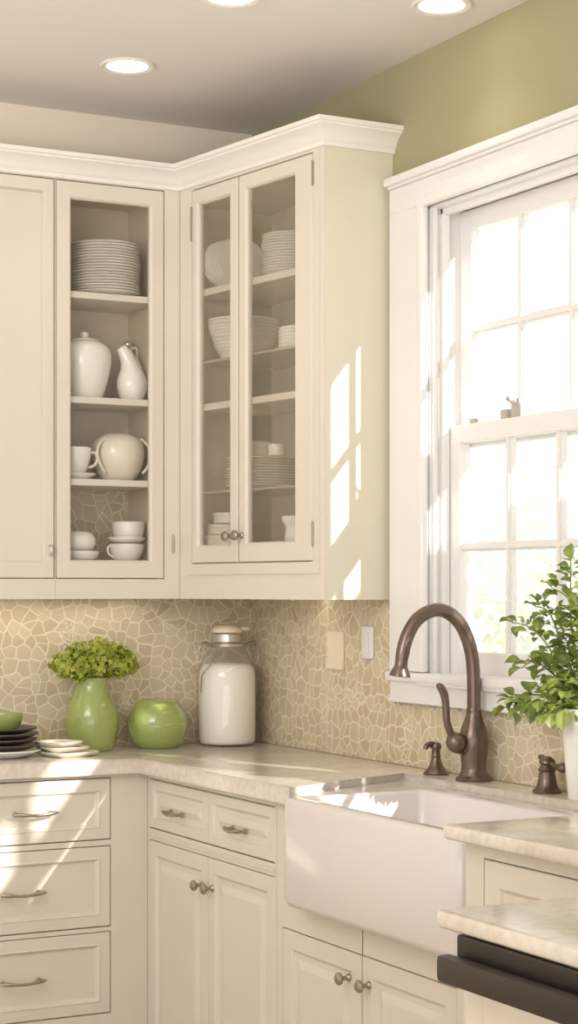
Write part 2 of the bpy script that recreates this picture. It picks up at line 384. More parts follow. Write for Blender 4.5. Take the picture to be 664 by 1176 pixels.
# ---------------------------------------------------------------- glazed single-door wall cabinet (back wall)
t = thing('wall_cabinet', 'cream wall cabinet with single glass door showing white china, tile visible at its bottom', 'cabinet', (0, YA, 0))
obj('face_frame', frame_bm(-.6595, -.2975, 1.331, 2.468, [(-.656, -.346, 1.387, 2.445)]), 'cream', t)
b = BM(); box(b, -.654, -.636, .019, .25, 1.40, 2.45); box(b, -.352, -.336, .019, .25, 1.40, 2.45); box(b, -.636, -.352, .235, .25, 1.655, 2.45)
box(b, -.654, -.336, .019, .25, 1.40, 1.436); box(b, -.654, -.336, .019, .25, 2.43, 2.455); obj('carcass', b, 'cream_in', t)
b = BM(); box(b, -.636, -.352, .234, .2348, 1.436, 1.655); obj('back_tile', b, 'pebble', t, label='beige pebble mosaic at the cabinet back')
for z in (2.157, 1.875, 1.654): b = BM(); box(b, -.635, -.353, .022, .233, z-.018, z, .002); obj('shelf', b, 'cream', t)
d = glass_door(t, -.656, -.346, 1.387, 2.445, (.042, .039, .048, .046), gm='clear_glass')
hinge(t, -.3175, 0, 1.481, .045)
b = BM(); sweep(b, [(x, y-YA) for x, y in CPATH], CROWN, 1, 2); obj('crown', b, 'crown', t, 30)
Z1, Z2, Z3, Z0 = 2.157, 1.875, 1.654, 1.436

# ---------------------------------------------------------------- glazed two-door wall cabinet (window wall)
t = thing('wall_cabinet', 'cream wall cabinet with two hazy glass doors beside the window', 'cabinet', (P0.x, P0.y, 0), ROT_B)
DZ0, DZ1 = 1.428, 2.44
obj('face_frame', frame_bm(.0, LB, 1.331, 2.468, [(.061, .2765, DZ0, DZ1), (.2815, .600, DZ0, DZ1)]), 'cream', t)
b = BM(); box(b, .045, .63, -.004, 0, 1.396, 1.401); box(b, .628, .632, -.003, 0, 1.396, 2.45); obj('bead', b, 'cream', t)
inv = Matrix.Rotation(-ROT_B, 4, 'Z') @ Matrix.Translation((-P0.x, -P0.y, 0))
def loc2(x, y): v = inv @ Vector((x, y, 0)); return (v.x, v.y)
quad = [(.003, .0195), (LB-.003, .0195), loc2(-.004, -.738), loc2(-.004, -.11)]
b = BM(); prism(b, quad, 1.34, 1.475); prism(b, quad, 2.41, 2.455)
box(b, .003, .021, .0195, .2, 1.475, 2.41)
prism(b, [loc2(-.018, -.72), loc2(-.004, -.72), loc2(-.004, -.11), loc2(-.018, -.11)], 1.475, 2.41)
obj('carcass', b, 'cream_in', t)
b = BM(); prism(b, [(LB-.0005, .0005), (LB-.022, .0195), loc2(-.0015, -.72), loc2(-.0015, -.7407)], 1.331, 2.468); obj('end_panel', b, 'panel_side', t)
q2 = [(.022, .022), (LB-.024, .022), loc2(-.019, -.718), loc2(-.019, -.12)]
for z, h, m in ((2.172, .018, 'cream'), (1.86, .018, 'cream'), (1.976, .006, 'shelf_glass'), (1.622, .006, 'shelf_glass')):
    b = BM(); prism(b, q2, z-h, z); obj('shelf', b, m, t, label='glass shelf' if h < .01 else None)
d1 = glass_door(t, .061, .2765, DZ0, DZ1, (.027, .0385, .048, .042)); d2 = glass_door(t, .2815, .600, DZ0, DZ1, (.034, .075, .051, .039))
knob(d1, .252, -.001, 1.496); knob(d2, .297, -.001, 1.498)
hinge(t, .0585, 0, 2.35, .085); hinge(t, .603, 0, 2.39, .055); hinge(t, .603, 0, 1.495, .055)
b = BM(); sweep(b, [loc2(*p) for p in CPATH], CROWN, 2, 4); obj('crown', b, 'crown', t, 30)
BZ0, BZ1, BZ2, BZ3, BZ4 = 1.475, 1.622, 1.86, 1.976, 2.172

# ---------------------------------------------------------------- base cabinets
def toe(parent, x0, x1, depth):
    b = BM(); box(b, x0, x1, .06, depth, 0, .10); obj('toe_kick', b, 'cream', parent)
BA = -.275
t = thing('base_cabinet', 'cream base cabinet with three stacked drawers along the back wall', 'cabinet', (0, BA, 0))
dz = [(.711, .868), (.486, .692), (.262, .470)]
b = BM(); X0, X1 = -1.05, -.575
box(b, -1.10, X0-.002, 0, .02, .10, .879); box(b, X1+.002, -.4705, 0, .02, .10, .879)
zs = [.10] + [z for p in reversed(dz) for z in p] + [.879]
for k in range(0, len(zs), 2): box(b, X0-.002, X1+.002, 0, .02, zs[k]+(.0025 if k else 0), zs[k+1]-.0025)
obj('face_frame', b, 'cream', t)
b = BM(); box(b, -1.10, -.4705, .022, .318, .10, .879); obj('carcass', b, 'cream', t); toe(t, -1.10, -.4705, .3)
for k, (z0, z1) in enumerate(dz):
    dr = front('drawer', t, X0, X1, z0, z1, FLAT(.036)); pull(dr, (-.785, -.818, -.818)[k], 0 if k == 0 else 0, (z0+z1)/2-.002, .12)
BBX = -.47
def tw(y): return -y                                                # world y -> local x of a cabinet on the window wall
t = thing('base_cabinet', 'cream base cabinet with two small drawers over two doors, left of the sink', 'cabinet', (BBX, 0, 0), -PI/2)
b = BM(); a0, a1 = .2755, 1.0065
box(b, a0, .288, 0, .02, .10, .879); box(b, .999, a1, 0, .02, .10, .879)
for z0, z1 in ((.10, .128), (.7055, .734), (.8645, .879)): box(b, .288, .999, 0, .02, z0, z1)
box(b, .6425, .6455, .004, .02, .128, .8645)
box(b, .288, .999, -.004, 0, .716, .724)
obj('face_frame', b, 'cream', t)
b = BM(); box(b, a0, a1, .022, .462, .10, .879); obj('carcass', b, 'cream', t); toe(t, a0, a1, .45)
for x0, x1 in ((.290, .6415), (.6465, .997)):
    dr = front('drawer', t, x0, x1, .737, .862, RAISED(.03)); pull(dr, (x0+x1)/2-.005, 0, .79, .085)
for x0, x1, kx in ((.290, .6415, .615), (.6465, .997, .672)):
    dr = front('door', t, x0, x1, .13, .703, RAISED(.042)); knob(dr, kx, -.001, .632)
t = thing('base_cabinet', 'cream base cabinet with two doors under the white apron sink', 'cabinet', (BBX, 0, 0), -PI/2)
b = BM(); a0, a1 = 1.0085, 1.942
box(b, a0, 1.036, 0, .02, .10, .66); box(b, 1.752, a1, 0, .02, .10, .66); box(b, 1.858, a1, 0, .02, .66, .879); box(b, 1.036, 1.752, 0, .02, .10, .128); box(b, 1.036, 1.752, 0, .02, .598, .66)
box(b, a0, 1.075, 0, .02, .66, .879); box(b, 1.3925, 1.3955, .0, .02, .598, .66) ; obj('face_frame', b, 'cream', t)
b = BM(); box(b, a0, a1, .022, .462, .10, .62); obj('carcass', b, 'cream', t); toe(t, a0, a1, .45)
for x0, x1, kx in ((1.038, 1.388, 1.338), (1.394, 1.75, 1.392+.03)):
    dr = front('door', t, x0, x1, .13, .595, RAISED(.045)); knob(dr, kx, -.001, .54)
RX = -.58
t = thing('base_cabinet', 'cream base cabinet standing forward to the right of the sink', 'cabinet', (RX, 0, 0), -PI/2)
b = BM(); a0, a1 = 1.948, 2.50
box(b, a0, 2.004, 0, .02, .10, .9115); box(b, 2.47, a1, 0, .02, .10, .9115); box(b, 2.004, 2.47, 0, .02, .10, .128); box(b, 2.004, 2.47, 0, .02, .886, .9115); obj('face_frame', b, 'cream', t)
b = BM(); box(b, a0, a1, .022, .56, .10, .9115); obj('carcass', b, 'cream', t); toe(t, a0, a1, .5)
dr = front('door', t, 2.0065, 2.4675, .1305, .8835, RAISED(.05)); knob(dr, 2.44, -.001, .6)

# foreground run: end panel + dishwasher under a worktop
b = BM(); box(b, -1.0, -.645, -2.602, -2.578, 0, .893, .002); tag(obj('end_panel', b, 'cream'), 'cream upright panel supporting the nearest worktop beside the dishwasher', 'panel')
t = thing('dishwasher', 'cream dishwasher with long black handle under the nearest worktop', 'dishwasher', (-1.0, 0, 0), -PI/2)
b = BM(); box(b, 2.604, 3.2, .002, .35, .1, .893); obj('tub', b, 'dwhite', t)
b = BM(); box(b, 2.606, 3.198, -.016, .002, .12, .853, .004); box(b, 2.646, 2.649, -.018, -.016, .14, .83); obj('door', b, 'dwhite', t)
b = BM(); box(b, 2.606, 3.198, -.03, .002, .858, .892, .004); obj('control_strip', b, 'black', t)
b = BM(); box(b, 2.602, 3.195, -.062, -.036, .830, .868, .010)
for x in (2.64, 3.16): box(b, x-.012, x+.012, -.04, -.012, .838, .856)
obj('handle', b, 'black', t, 50)
b = BM(); box(b, 2.62, 3.19, .03, .3, 0, .1); obj('toe_kick', b, 'black', t)

# ---------------------------------------------------------------- worktops
b = BM(); prism(b, [(-1.2, WA-.005), (-.005, WA-.005), (-.005, -1.928), (-.105, -1.928), (-.105, -.955), (-.502, -1.128), (-.502, -.2995), (-1.2, -.2995)], .88, CT, .007)
tag(obj('worktop', b, 'stone', None, 40), 'cream stone L-shaped worktop running round the corner to the sink', 'worktop')
b = BM(); prism(b, [(-.619, -1.934), (-.005, -1.934), (-.005, -2.53), (-.619, -2.53)], .912, .94, .009)
tag(obj('worktop', b, 'stone', None, 40), 'cream stone worktop just right of the white sink', 'worktop')
b = BM(); prism(b, [(-1.035, -2.566), (-.64, -2.566), (-.64, -3.25), (-1.035, -3.25)], .894, CT, .008)
tag(obj('worktop', b, 'stone', None, 40), 'cream stone worktop over the dishwasher, nearest to us', 'worktop')

# ---------------------------------------------------------------- sink
def rrect(x0, x1, y0, y1, r, n=6):
    pts = []
    for cx, cy, a in ((x1-r, y1-r, 0), (x0+r, y1-r, 90), (x0+r, y0+r, 180), (x1-r, y0+r, 270)):
        for k in range(n+1): pts.append((cx+r*math.cos(R(a+90*k/n)), cy+r*math.sin(R(a+90*k/n))))
    return pts
b = BM(); sx0, sx1, sy0, sy1, zt = -.5365, -.11, -1.853, -1.15, .905
def loop(p, z): return [b.verts.new((x, y, z)) for x, y in p]
loops = [loop(rrect(sx0+.02, sx1-.02, sy0+.02, sy1-.02, .03), .668), loop(rrect(sx0+.006, sx1-.006, sy0+.006, sy1-.006, .03), .672), loop(rrect(sx0, sx1, sy0, sy1, .03), .685), loop(rrect(sx0, sx1, sy0, sy1, .03), zt-.012),
         loop(rrect(sx0+.004, sx1-.004, sy0+.004, sy1-.004, .027), zt-.003), loop(rrect(sx0+.012, sx1-.01, sy0+.012, sy1-.01, .02), zt)]
ix = (sx0+.032, -.185, sy0+.032, sy1-.03)
loops += [loop(rrect(*ix, .02), zt), loop(rrect(ix[0]+.005, ix[1]-.005, ix[2]+.005, ix[3]-.005, .02), zt-.006), loop(rrect(ix[0]+.012, ix[1]-.012, ix[2]+.012, ix[3]-.012, .03), .72), loop(rrect(ix[0]+.03, ix[1]-.03, ix[2]+.03, ix[3]-.03, .03), .705)]
for a, c in zip(loops, loops[1:]):
    n = len(a)
    for k in range(n): b.faces.new((a[k], a[(k+1) % n], c[(k+1) % n], c[k]))
b.faces.new(loops[0][::-1]); b.faces.new(loops[-1])
t = thing('apron_sink', 'white fireclay apron-front sink set into the worktop under the window', 'sink')
obj('basin', b, 'sink', t, 50)
b = BM(); prism(b, [(-.495, -1.152), (-.495, -1.133), (-.112, -.968), (-.112, -1.152)], .885, .9035, .002); obj('ledge', b, 'sink', t)
b = BM(); lathe(b, [(0, .7055), (.04, .7055), (.038, .709), (.012, .707), (0, .707)], 24, Matrix.Translation((-.36, -1.5, 0))); obj('drain', b, 'steel', t, 40)

# ---------------------------------------------------------------- faucet, soap dispenser, valve
FX, FY = -.055, -1.185
t = thing('faucet', 'bronze gooseneck faucet with side lever behind the sink', 'faucet', (FX, FY, CT))
b = BM(); lathe(b, [(0, 0), (.041, 0), (.042, .004), (.039, .008), (.035, .011), (.033, .014), (.032, .018), (.029, .022), (.028, .03), (.030, .05), (.033, .075), (.0345, .09), (.033, .105), (.028, .122), (.022, .138), (.018, .15), (.0165, .158), (.0175, .161), (.016, .165), (0, .165)], 36); obj('body', b, 'bronze', t, 40)
sp = [(0, 0, .16), (0, 0, .21), (-.002, 0, .26), (-.010, 0, .305), (-.032, 0, .352), (-.066, 0, .382), (-.105, 0, .390), (-.150, 0, .371), (-.178, 0, .332), (-.190, 0, .294), (-.194, 0, .270)]
b = BM(); tube(b, sp, [.0155]*10+[.0135], 20, 2); obj('spout', b, 'bronze', t, 50)
b = BM(); lathe(b, [(0, .012), (.0135, .012), (.0145, .006), (.0145, 0), (.016, -.006), (.0235, -.022), (.024, -.026), (.020, -.027), (.0, -.024)], 28, Matrix.Translation((-.194, 0, .268)) @ Matrix.Rotation(R(8), 4, 'Y')); obj('spray_head', b, 'bronze', t, 40)
b = BM(); lathe(b, [(0, -.024), (.012, -.022), (.02, -.012), (.0235, 0), (.021, .012), (.012, .023), (0, .026)], 24, Matrix.Translation((-.050, -.004, .088)) @ Matrix.Rotation(R(-35), 4, 'Y'))
tube(b, [(-.02, 0, .075), (-.05, -.002, .086)], [.02, .014], 14); bs = obj('lever_hub', b, 'bronze', t, 60)
b = BM(); tube(b, [(-.052, -.004, .09), (-.066, -.004, .112), (-.076, -.004, .14), (-.078, -.004, .172), (-.083, -.004, .20), (-.093, -.004, .216), (-.101, -.004, .219)], [.008, .0085, .0085, .0085, .0095, .009, .005], 14, 2); obj('lever', b, 'bronze', bs, 60)
t = thing('soap_dispenser', 'small bronze soap dispenser with short curved spout left of the faucet', 'soap dispenser', (-.055, -1.025, CT))
b = BM(); lathe(b, [(0, 0), (.030, 0), (.031, .003), (.027, .007), (.022, .012), (.016, .022), (.012, .034), (.0105, .04), (.0125, .043), (.0105, .047), (.0105, .058), (.013, .062), (.013, .07), (.009, .075), (0, .076)], 28); obj('body', b, 'bronze', t, 40)
b = BM(); tube(b, [(.004, 0, .066), (-.012, 0, .071), (-.025, 0, .069), (-.03, 0, .06)], [.008, .0075, .0065, .0055], 12, 2); obj('nozzle', b, 'bronze', t, 60)
t = thing('tap_valve', 'short bronze side valve with a stubby lever right of the faucet', 'tap', (-.055, -1.468, CT))
b = BM(); lathe(b, [(0, 0), (.031, 0), (.032, .004), (.028, .008), (.023, .013), (.019, .03), (.017, .045), (.020, .049), (.017, .054), (.014, .06), (.018, .064), (.017, .07), (.010, .077), (0, .078)], 28); obj('body', b, 'bronze', t, 40)
b = BM(); tube(b, [(.0, -.006, .066), (.0, -.025, .06), (0, -.042, .058), (0, -.058, .058), (0, -.066, .058)], [.006, .005, .008, .011, .006], 14, 1); obj('lever', b, 'bronze', t, 60)
b = BM(); tube(b, [(0, .004, .068), (-.006, .014, .076), (-.004, .022, .074)], [.008, .006, .004], 10, 1); obj('finial', b, 'bronze', t, 60)

# ---------------------------------------------------------------- wall plates
t = thing('switch_plate', 'flat cream wall plate on the mosaic nearer the corner', 'wall plate', (-.004, -.455, 1.145), -PI/2)
b = BM(); box(b, -.044, .044, -.005, 0, 0, .100, .002); obj('plate', b, 'plastic', t)
b = BM(); box(b, -.044, .044, -.009, -.005, 0, .028, .002); obj('rocker', b, 'plastic', t)
t = thing('outlet_plate', 'rounded cream outlet plate on the mosaic beside the window trim', 'wall plate', (-.004, -.626, 1.178), -PI/2)
b = BM(); box(b, -.028, .028, -.008, 0, 0, .085, .006); obj('plate', b, 'white', t)
b = BM(); box(b, -.012, .012, -.012, -.008, .015, .07, .002); obj('rocker', b, 'white', t)

# ---------------------------------------------------------------- recessed ceiling lights
def downlight(x, y, lab, first=None):
    if first: return dup(first, (x, y, CEIL), lab)
    t = thing('ceiling_light', lab, 'light', (x, y, CEIL), group='recessed ceiling lights')
    b = BM(); lathe(b, [(.052, 0), (.068, 0), (.070, -.003), (.066, -.006), (.056, -.005), (.050, -.002), (.052, 0)], 40); obj('trim_ring', b, 'crown', t, 40)
    b = BM(); lathe(b, [(0, -.0015), (.052, -.0015), (.052, -.003), (0, -.003)], 40); obj('lamp', b, 'lamp', t); return t
l1 = downlight(-.594, -.433, 'recessed ceiling light nearest the cabinets')
downlight(-.155, -1.205, 'recessed ceiling light nearest the window wall', l1)
downlight(-.60, -1.035, 'recessed ceiling light between the other two, cut by the top edge', l1)

# ---------------------------------------------------------------- china profiles
def plate_bm(r, h=.012, th=.003):
    b = BM(); lathe(b, [(0, 0), (r*.55, 0), (r*.6, .001), (r*.97, h-.001), (r, h), (r*.985, h+th*.6), (r*.6, th+.002), (r*.5, th+.001), (0, th+.001)], 40); return b
def bowl_bm(r, h, foot=.5, th=.004, curve=.55, segs=40):
    n = 8; out = [(r*(foot+(1-foot)*math.sin(k/n*PI/2)**curve), h*(k/n)) for k in range(n+1)]
    inn = [(max(r*(foot+(1-foot)*math.sin(k/n*PI/2)**curve)-th, 0), max(h*(k/n), th)) for k in range(n, -1, -1)]
    b = BM(); lathe(b, [(0, 0)]+out+[(r-th*.5, h+th*.4)]+inn+[(0, th)], segs); return b
def stack(name, bmf, m, n, pos, dz, labf, cat, grp, jit=.002, rot=0):
    first = tag(obj(name, bmf, m, None, 40), '', cat, grp); out = []
    for k in range(n):
        o = first if k == 0 else dup(first)
        o.location = (pos[0]+random.uniform(-jit, jit), pos[1]+random.uniform(-jit, jit), pos[2]+k*dz)
        if rot: o.rotation_euler = (0, 0, rot)
        o['label'] = labf(n-1-k, n); out.append(o)
    return out
YI = .008
stack('plate', plate_bm(.098, .010), 'plate', 18, (-.475, YI, Z1), .0078, lambda k, n: 'white plate, %s of the tall stack on the single-door cabinet top shelf' % ordl(k, n), 'plate', 'plates stacked on the top shelf behind the single glass door')
# ginger jar
t = thing('ginger_jar', 'tall white lidded jar on the shelf below the plate stack', 'jar', (-.535, YI, Z2))
b = BM(); lathe(b, [(0, 0), (.046, 0), (.050, .004), (.058, .03), (.068, .065), (.074, .10), (.0745, .12), (.070, .138), (.058, .152), (.045, .159), (0, .160)], 44); obj('body', b, 'china', t, 60)
b = BM(); lathe(b, [(0, .159), (.046, .1592), (.042, .164), (.02, .169), (.010, .171), (.0095, .174), (.013, .179), (.012, .184), (.006, .187), (0, .188)], 36); obj('lid', b, 'china', t, 50)
# pitcher
t = thing('pitcher', 'small white pear-shaped pitcher with slanting spout beside the lidded jar', 'pitcher', (-.398, YI-.01, Z2))
b = BM(); n = 14
prof = [(0, 0, 0), (.027, 0, 0), (.030, .003, 0), (.037, .018, 0), (.043, .04, 0), (.0435, .055, 0), (.038, .074, -.001), (.030, .09, -.003), (.0245, .105, -.008), (.021, .12, -.014), (.0185, .133, -.021), (.015, .144, -.028), (.011, .15, -.033), (.0085, .147, -.033), (.015, .125, -.017), (0, .11, -.01)]
rings = []
for r, z, dx in prof:
    if r == 0: rings.append([b.verts.new((dx, 0, z))]); continue
    rings.append([b.verts.new((dx+r*math.cos(2*PI*k/28), r*math.sin(2*PI*k/28), z+(dx*-.25*math.cos(2*PI*k/28) if z > .1 else 0))) for k in range(28)])
for a, c in zip(rings, rings[1:]):
    for k in range(28):
        k2 = (k+1) % 28
        if len(a) == 1: b.faces.new((a[0], c[k2], c[k]))
        elif len(c) == 1: b.faces.new((a[k], a[k2], c[0]))
        else: b.faces.new((a[k], a[k2], c[k2], c[k]))
obj('body', b, 'china', t, 60)
b = BM(); tube(b, [(-.010, .012, .125), (.012, .014, .128), (.03, .012, .10), (.038, .008, .07), (.036, .004, .05)], .0035, 10, 2); obj('handle', b, 'china', t, 60)
# tongs leaning behind the pitcher
t = thing('serving_tongs', 'white serving tongs with silver end leaning behind the small pitcher', 'tongs', (-.362, .045, Z2))
b = BM()
for e in (((.0, 0, 0), (-.002, 0, .06), (-.010, .0, .12), (-.022, 0, .157)), ((-.022, .008, .162), (-.008, .01, .157), (.004, .012, .145), (.004, .015, 0))): tube(b, e, .004, 10, 2)
obj('arms', b, 'china', t, 60); b = BM(); lathe(b, [(0, -.012), (.009, -.009), (.012, 0), (.010, .01), (0, .014)], 20, Matrix.Translation((-.026, .004, .165)) @ Matrix.Rotation(R(-50), 4, 'Y')); obj('end_cap', b, 'steel', t, 60)
# cup on saucer + rounded pot
b = BM(); lathe(b, [(0, 0), (.032, 0), (.036, .003), (.052, .012), (.056, .016), (.054, .017), (.034, .006), (0, .005)], 36); tag(obj('saucer', b, 'china', None, 40, (-.572, YI-.03, Z3)), 'white saucer under the cup on the third shelf', 'saucer')
t = thing('cup', 'white teacup standing on its saucer beside the rounded pot', 'cup', (-.572, YI-.03, Z3+.0165))
obj('bowl', bowl_bm(.042, .07, .55, .003, .7), 'china', t, 40)
b = BM(); tube(b, [(.040, -.002, .058), (.054, -.004, .058), (.060, -.006, .042), (.052, -.004, .024), (.036, 0, .018)], .004, 10, 2); obj('handle', b, 'china', t, 60)
t = thing('round_pot', 'plump white pot with looping side handles on the third shelf', 'pot', (-.434, YI+.004, Z3))
b = BM(); lathe(b, [(0, 0), (.038, 0), (.044, .003), (.060, .025), (.070, .05), (.0745, .078), (.072, .10), (.062, .117), (.048, .127), (.042, .130), (.040, .127), (.05, .11), (0, .09)], 44); obj('body', b, 'china_warm', t, 60)
for sgn in (-1, 1):
    b = BM(); tube(b, [(sgn*.052, -.035, .118), (sgn*.072, -.042, .10), (sgn*.080, -.044, .072), (sgn*.072, -.046, .045), (sgn*.056, -.04, .022)], .0042, 10, 2); obj('handle', b, 'china_warm', t, 60)
# lowest shelf
tag(obj('bowl', bowl_bm(.055, .024, .75), 'china', None, 40, (-.555, YI-.01, Z0)), 'low white dish under the rounded bowl, left end of the lowest shelf', 'bowl')
b = BM(); lathe(b, [(0, 0), (.036, 0), (.042, .004), (.049, .018), (.049, .032), (.042, .046), (.028, .053), (.026, .050), (.0, .04)], 36); tag(obj('bowl', b, 'china', None, 60, (-.558, YI-.01, Z0+.0255)), 'rounded white bowl set on the low dish at the lowest shelf', 'bowl')
for k, (r, h, z, lb) in enumerate(((.050, .045, 0, 'white cup bowl with side handle under two others, lowest shelf'), (.052, .018, .0465, 'shallow white bowl between the cup bowl and ramekin'), (.046, .040, .0662, 'straight-sided white ramekin topping the small bowls, lowest shelf'))):
    t = thing('bowl', lb, 'bowl', (-.405-.006*(k < 2), YI, Z0+z)); obj('body', bowl_bm(r, h, .6 if k < 2 else .86, .0035, .7), 'china', t, 40)
    if k == 0: b = BM(); tube(b, [(-.047, -.004, .040), (-.058, -.006, .036), (-.054, -.005, .018), (-.036, -.003, .008)], .003, 8, 2); obj('handle', b, 'china', t, 60)

# ---------------------------------------------------------------- china in the two-door cabinet
first = tag(obj('plate', plate_bm(.070, .010), 'plate', None, 40), '', 'plate', 'plates leaning on the top shelf behind the hazy glass')
for k in range(6):
    o = first if k == 0 else dup(first)
    x, y, z = bw(.150-.0135*k, .098-.001*k, BZ4+.0705)
    o.location = (x, y, z); o.rotation_euler = (R(76), R(0), ROT_B+R(72))
    o['label'] = 'white plate standing on edge, %s in the leaning row on top shelf' % ('front one' if k == 0 else 'back one' if k == 5 else ORD[k]+' from the front')
x, y, _ = bw(.375, .105, 0)
stack('plate', plate_bm(.081, .012), 'plate', 14, (x, y, BZ4), .0073, lambda k, n: 'white plate, %s of the flat stack on top shelf behind hazy glass' % ordl(k, n), 'plate', 'plates stacked flat on the top shelf of the two-door cabinet')
x, y, _ = bw(.128, .125, 0)
for k, o in enumerate(stack('serving_bowl', bowl_bm(.100, .0125, .84, .003, .8), 'plate', 12, (x, y, BZ3), .0092, lambda k, n: 'white serving dish, %s of the widening stack behind hazy glass' % ordl(k, n), 'dish', 'serving dishes stacked on the upper glass shelf', .001)):
    f = .60+.40*math.sin((k+1)/12*PI/2); o.scale = (f, f, 1)
x, y, _ = bw(.42, .10, 0)
stack('small_dish', bowl_bm(.060, .012, .84, .003, .8), 'plate', 6, (x, y, BZ3), .0092, lambda k, n: 'small white dish, %s of the pile beside the widening stack' % ordl(k, n), 'dish', 'small dishes on the upper glass shelf', .001)
x, y, _ = bw(.24, .10, 0)
pl = stack('plate', plate_bm(.094, .010), 'china_warm', 11, (x, y, BZ1), .0072, lambda k, n: 'white plate, %s of the stack below the round dish, lower glass shelf' % ordl(k, n), 'plate', 'plates stacked on the lower glass shelf')
x, y, _ = bw(.235, .095, 0)
b = BM(); lathe(b, [(0, 0), (.036, 0), (.038, .004), (.038, .032), (.040, .033), (.040, .040), (.037, .043), (0, .043)], 36); tag(obj('round_dish', b, 'china_warm', None, 40, (x, y, BZ1+.085)), 'round white lidded dish on top of the lower plate stack', 'dish')
x, y, _ = bw(.345, .075, 0)
b = BM(); lathe(b, [(0, 0), (.020, 0), (.022, .003), (.022, .028), (.020, .030), (.017, .028), (0, .004)], 28); tag(obj('ramekin', b, 'china_warm', None, 40, (x, y, BZ1+.085)), 'tiny white ramekin at the right edge of the lower plate stack', 'ramekin')
for (t_, y_, r_, h_, z_, lb) in ((.085, .105, .066, .030, 0, 'lowest white round tin at the bottom of the two-door cabinet'), (.085, .105, .060, .028, .0315, 'middle white round tin at the bottom of the two-door cabinet'), (.095, .10, .046, .030, .061, 'upper white round tin at the bottom of the two-door cabinet')):
    x, y, _ = bw(t_, y_, 0); b = BM(); lathe(b, [(0, 0), (r_-.002, 0), (r_, .002), (r_, h_-.010), (r_+.0015, h_-.009), (r_+.0015, h_-.001), (r_-.002, h_), (0, h_)], 36)
    tag(obj('round_tin', b, 'china_warm', None, 40, (x, y, BZ0+z_)), lb, 'tin')
x, y, _ = bw(.43, .085, 0)
t = thing('jug', 'white jug with flared rim at the bottom right of the two-door cabinet', 'jug', (x, y, BZ0))
b = BM(); lathe(b, [(0, 0), (.032, 0), (.036, .004), (.037, .02), (.034, .035), (.036, .048), (.044, .058), (.046, .070), (.043, .071), (.036, .05), (0, .03)], 36); obj('body', b, 'china', t, 50)
b = BM(); tube(b, [(.042, .012, .062), (.06, .014, .058), (.06, .014, .03), (.036, .01, .018)], .004, 10, 2); obj('handle', b, 'china', t, 50)

# ---------------------------------------------------------------- things on the worktop
t = thing('vase', 'green glazed vase with shouldered body holding lime flowers', 'vase', (-.534, -.045, CT))
b = BM(); lathe(b, [(0, 0), (.054, 0), (.058, .003), (.065, .025), (.071, .06), (.0725, .085), (.069, .11), (.060, .135), (.050, .155), (.044, .172), (.043, .190), (.045, .198), (.042, .199), (.039, .185), (.04, .15), (0, .03)], 48); obj('body', b, 'green_glaze', t, 60)
t = thing('flower_bunch', 'frilly lime green flower heads standing in the green vase', 'flowers', (-.534, -.045, CT))
heads = [(-.075, 0, .232, .042), (-.035, -.02, .258, .044), (.012, -.02, .27, .043), (.058, -.012, .256, .045), (.092, 0, .236, .042), (-.05, -.03, .222, .04), (.0, -.035, .235, .04), (.06, -.03, .228, .038)]
b = BM()
for hx, hy, hz, r in heads: tube(b, [(hx*.15, hy*.15, .035), (hx*.2, hy*.2, .16), (hx*.6, hy*.6, .2), (hx, hy, hz-.01)], .003, 6, 1)
obj('stems', b, 'stem', t, 60)
for hx, hy, hz, r in heads:
    b = BM(); 
    for k in range(170):
        v = Vector((random.gauss(0, 1), random.gauss(0, 1), random.gauss(0, 1))).normalized()
        c = Vector((hx, hy, hz)) + Vector((v.x*1.05, v.y*.95, v.z*.78))*r*random.uniform(.55, 1.08)
        q = v.to_track_quat('Z', 'Y').to_matrix().to_4x4() @ Matrix.Rotation(random.uniform(0, 6.28), 4, 'Z') @ Matrix.Rotation(random.uniform(-.6, .6), 4, 'X')
        s = random.uniform(.007, .0115)
        cv = b.verts.new(c-v*s*.25); ps = []
        for j in range(8):
            rr = s*(1.1 if j % 2 == 0 else .6); ps.append(b.verts.new(c+(q @ Vector((rr*math.cos(j*PI/4), rr*math.sin(j*PI/4), random.uniform(-.2, .35)*s)))))
        for j in range(8): b.faces.new((cv, ps[j], ps[(j+1) % 8]))
    obj('flower_head', b, 'flower', t, 60)
t = thing('round_vase', 'squat round green pot with closed top beside the green vase', 'pot', (-.341, -.046, CT))
b = BM(); lathe(b, [(0, 0), (.052, 0), (.058, .003), (.071, .02), (.081, .045), (.0835, .066), (.080, .088), (.069, .112), (.062, .122), (.055, .129), (.040, .134), (0, .136)], 48); obj('body', b, 'green_glaze', t, 60)
b = BM(); lathe(b, [(.0832, .0665), (.0842, .068), (.0832, .070)], 48); obj('seam_band', b, 'green_glaze', t, 60)
# milk jar
JX, JY = -.130, -.052
t = thing('glass_jar', 'large glass jar of white sugar with metal lid in the corner', 'jar', (JX, JY, CT))
outer = [(0, 0), (.074, 0), (.080, .004), (.0835, .012), (.0845, .05), (.0845, .19), (.081, .215), (.070, .240), (.058, .260), (.048, .272), (.045, .282)]
b = BM(); lathe(b, outer+[(.042, .282)]+[(max(r-.004, 0), max(z, .004)) for r, z in outer[::-1][1:]], 48); obj('glass_body', b, 'jar_glass', t, 60)
b = BM(); lathe(b, [(0, .005), (.073, .005), (.0785, .014), (.0795, .05), (.0795, .19), (.076, .212), (.066, .227), (0, .232)], 48); obj('contents', b, 'milk', t, 60, label='white sugar filling the jar')
b = BM(); lathe(b, [(.045, .276), (.049, .277), (.050, .284), (.046, .287), (.041, .290), (.041, .310), (.043, .312), (.041, .316), (0, .316)], 40); obj('lid', b, 'steel', t, 40)
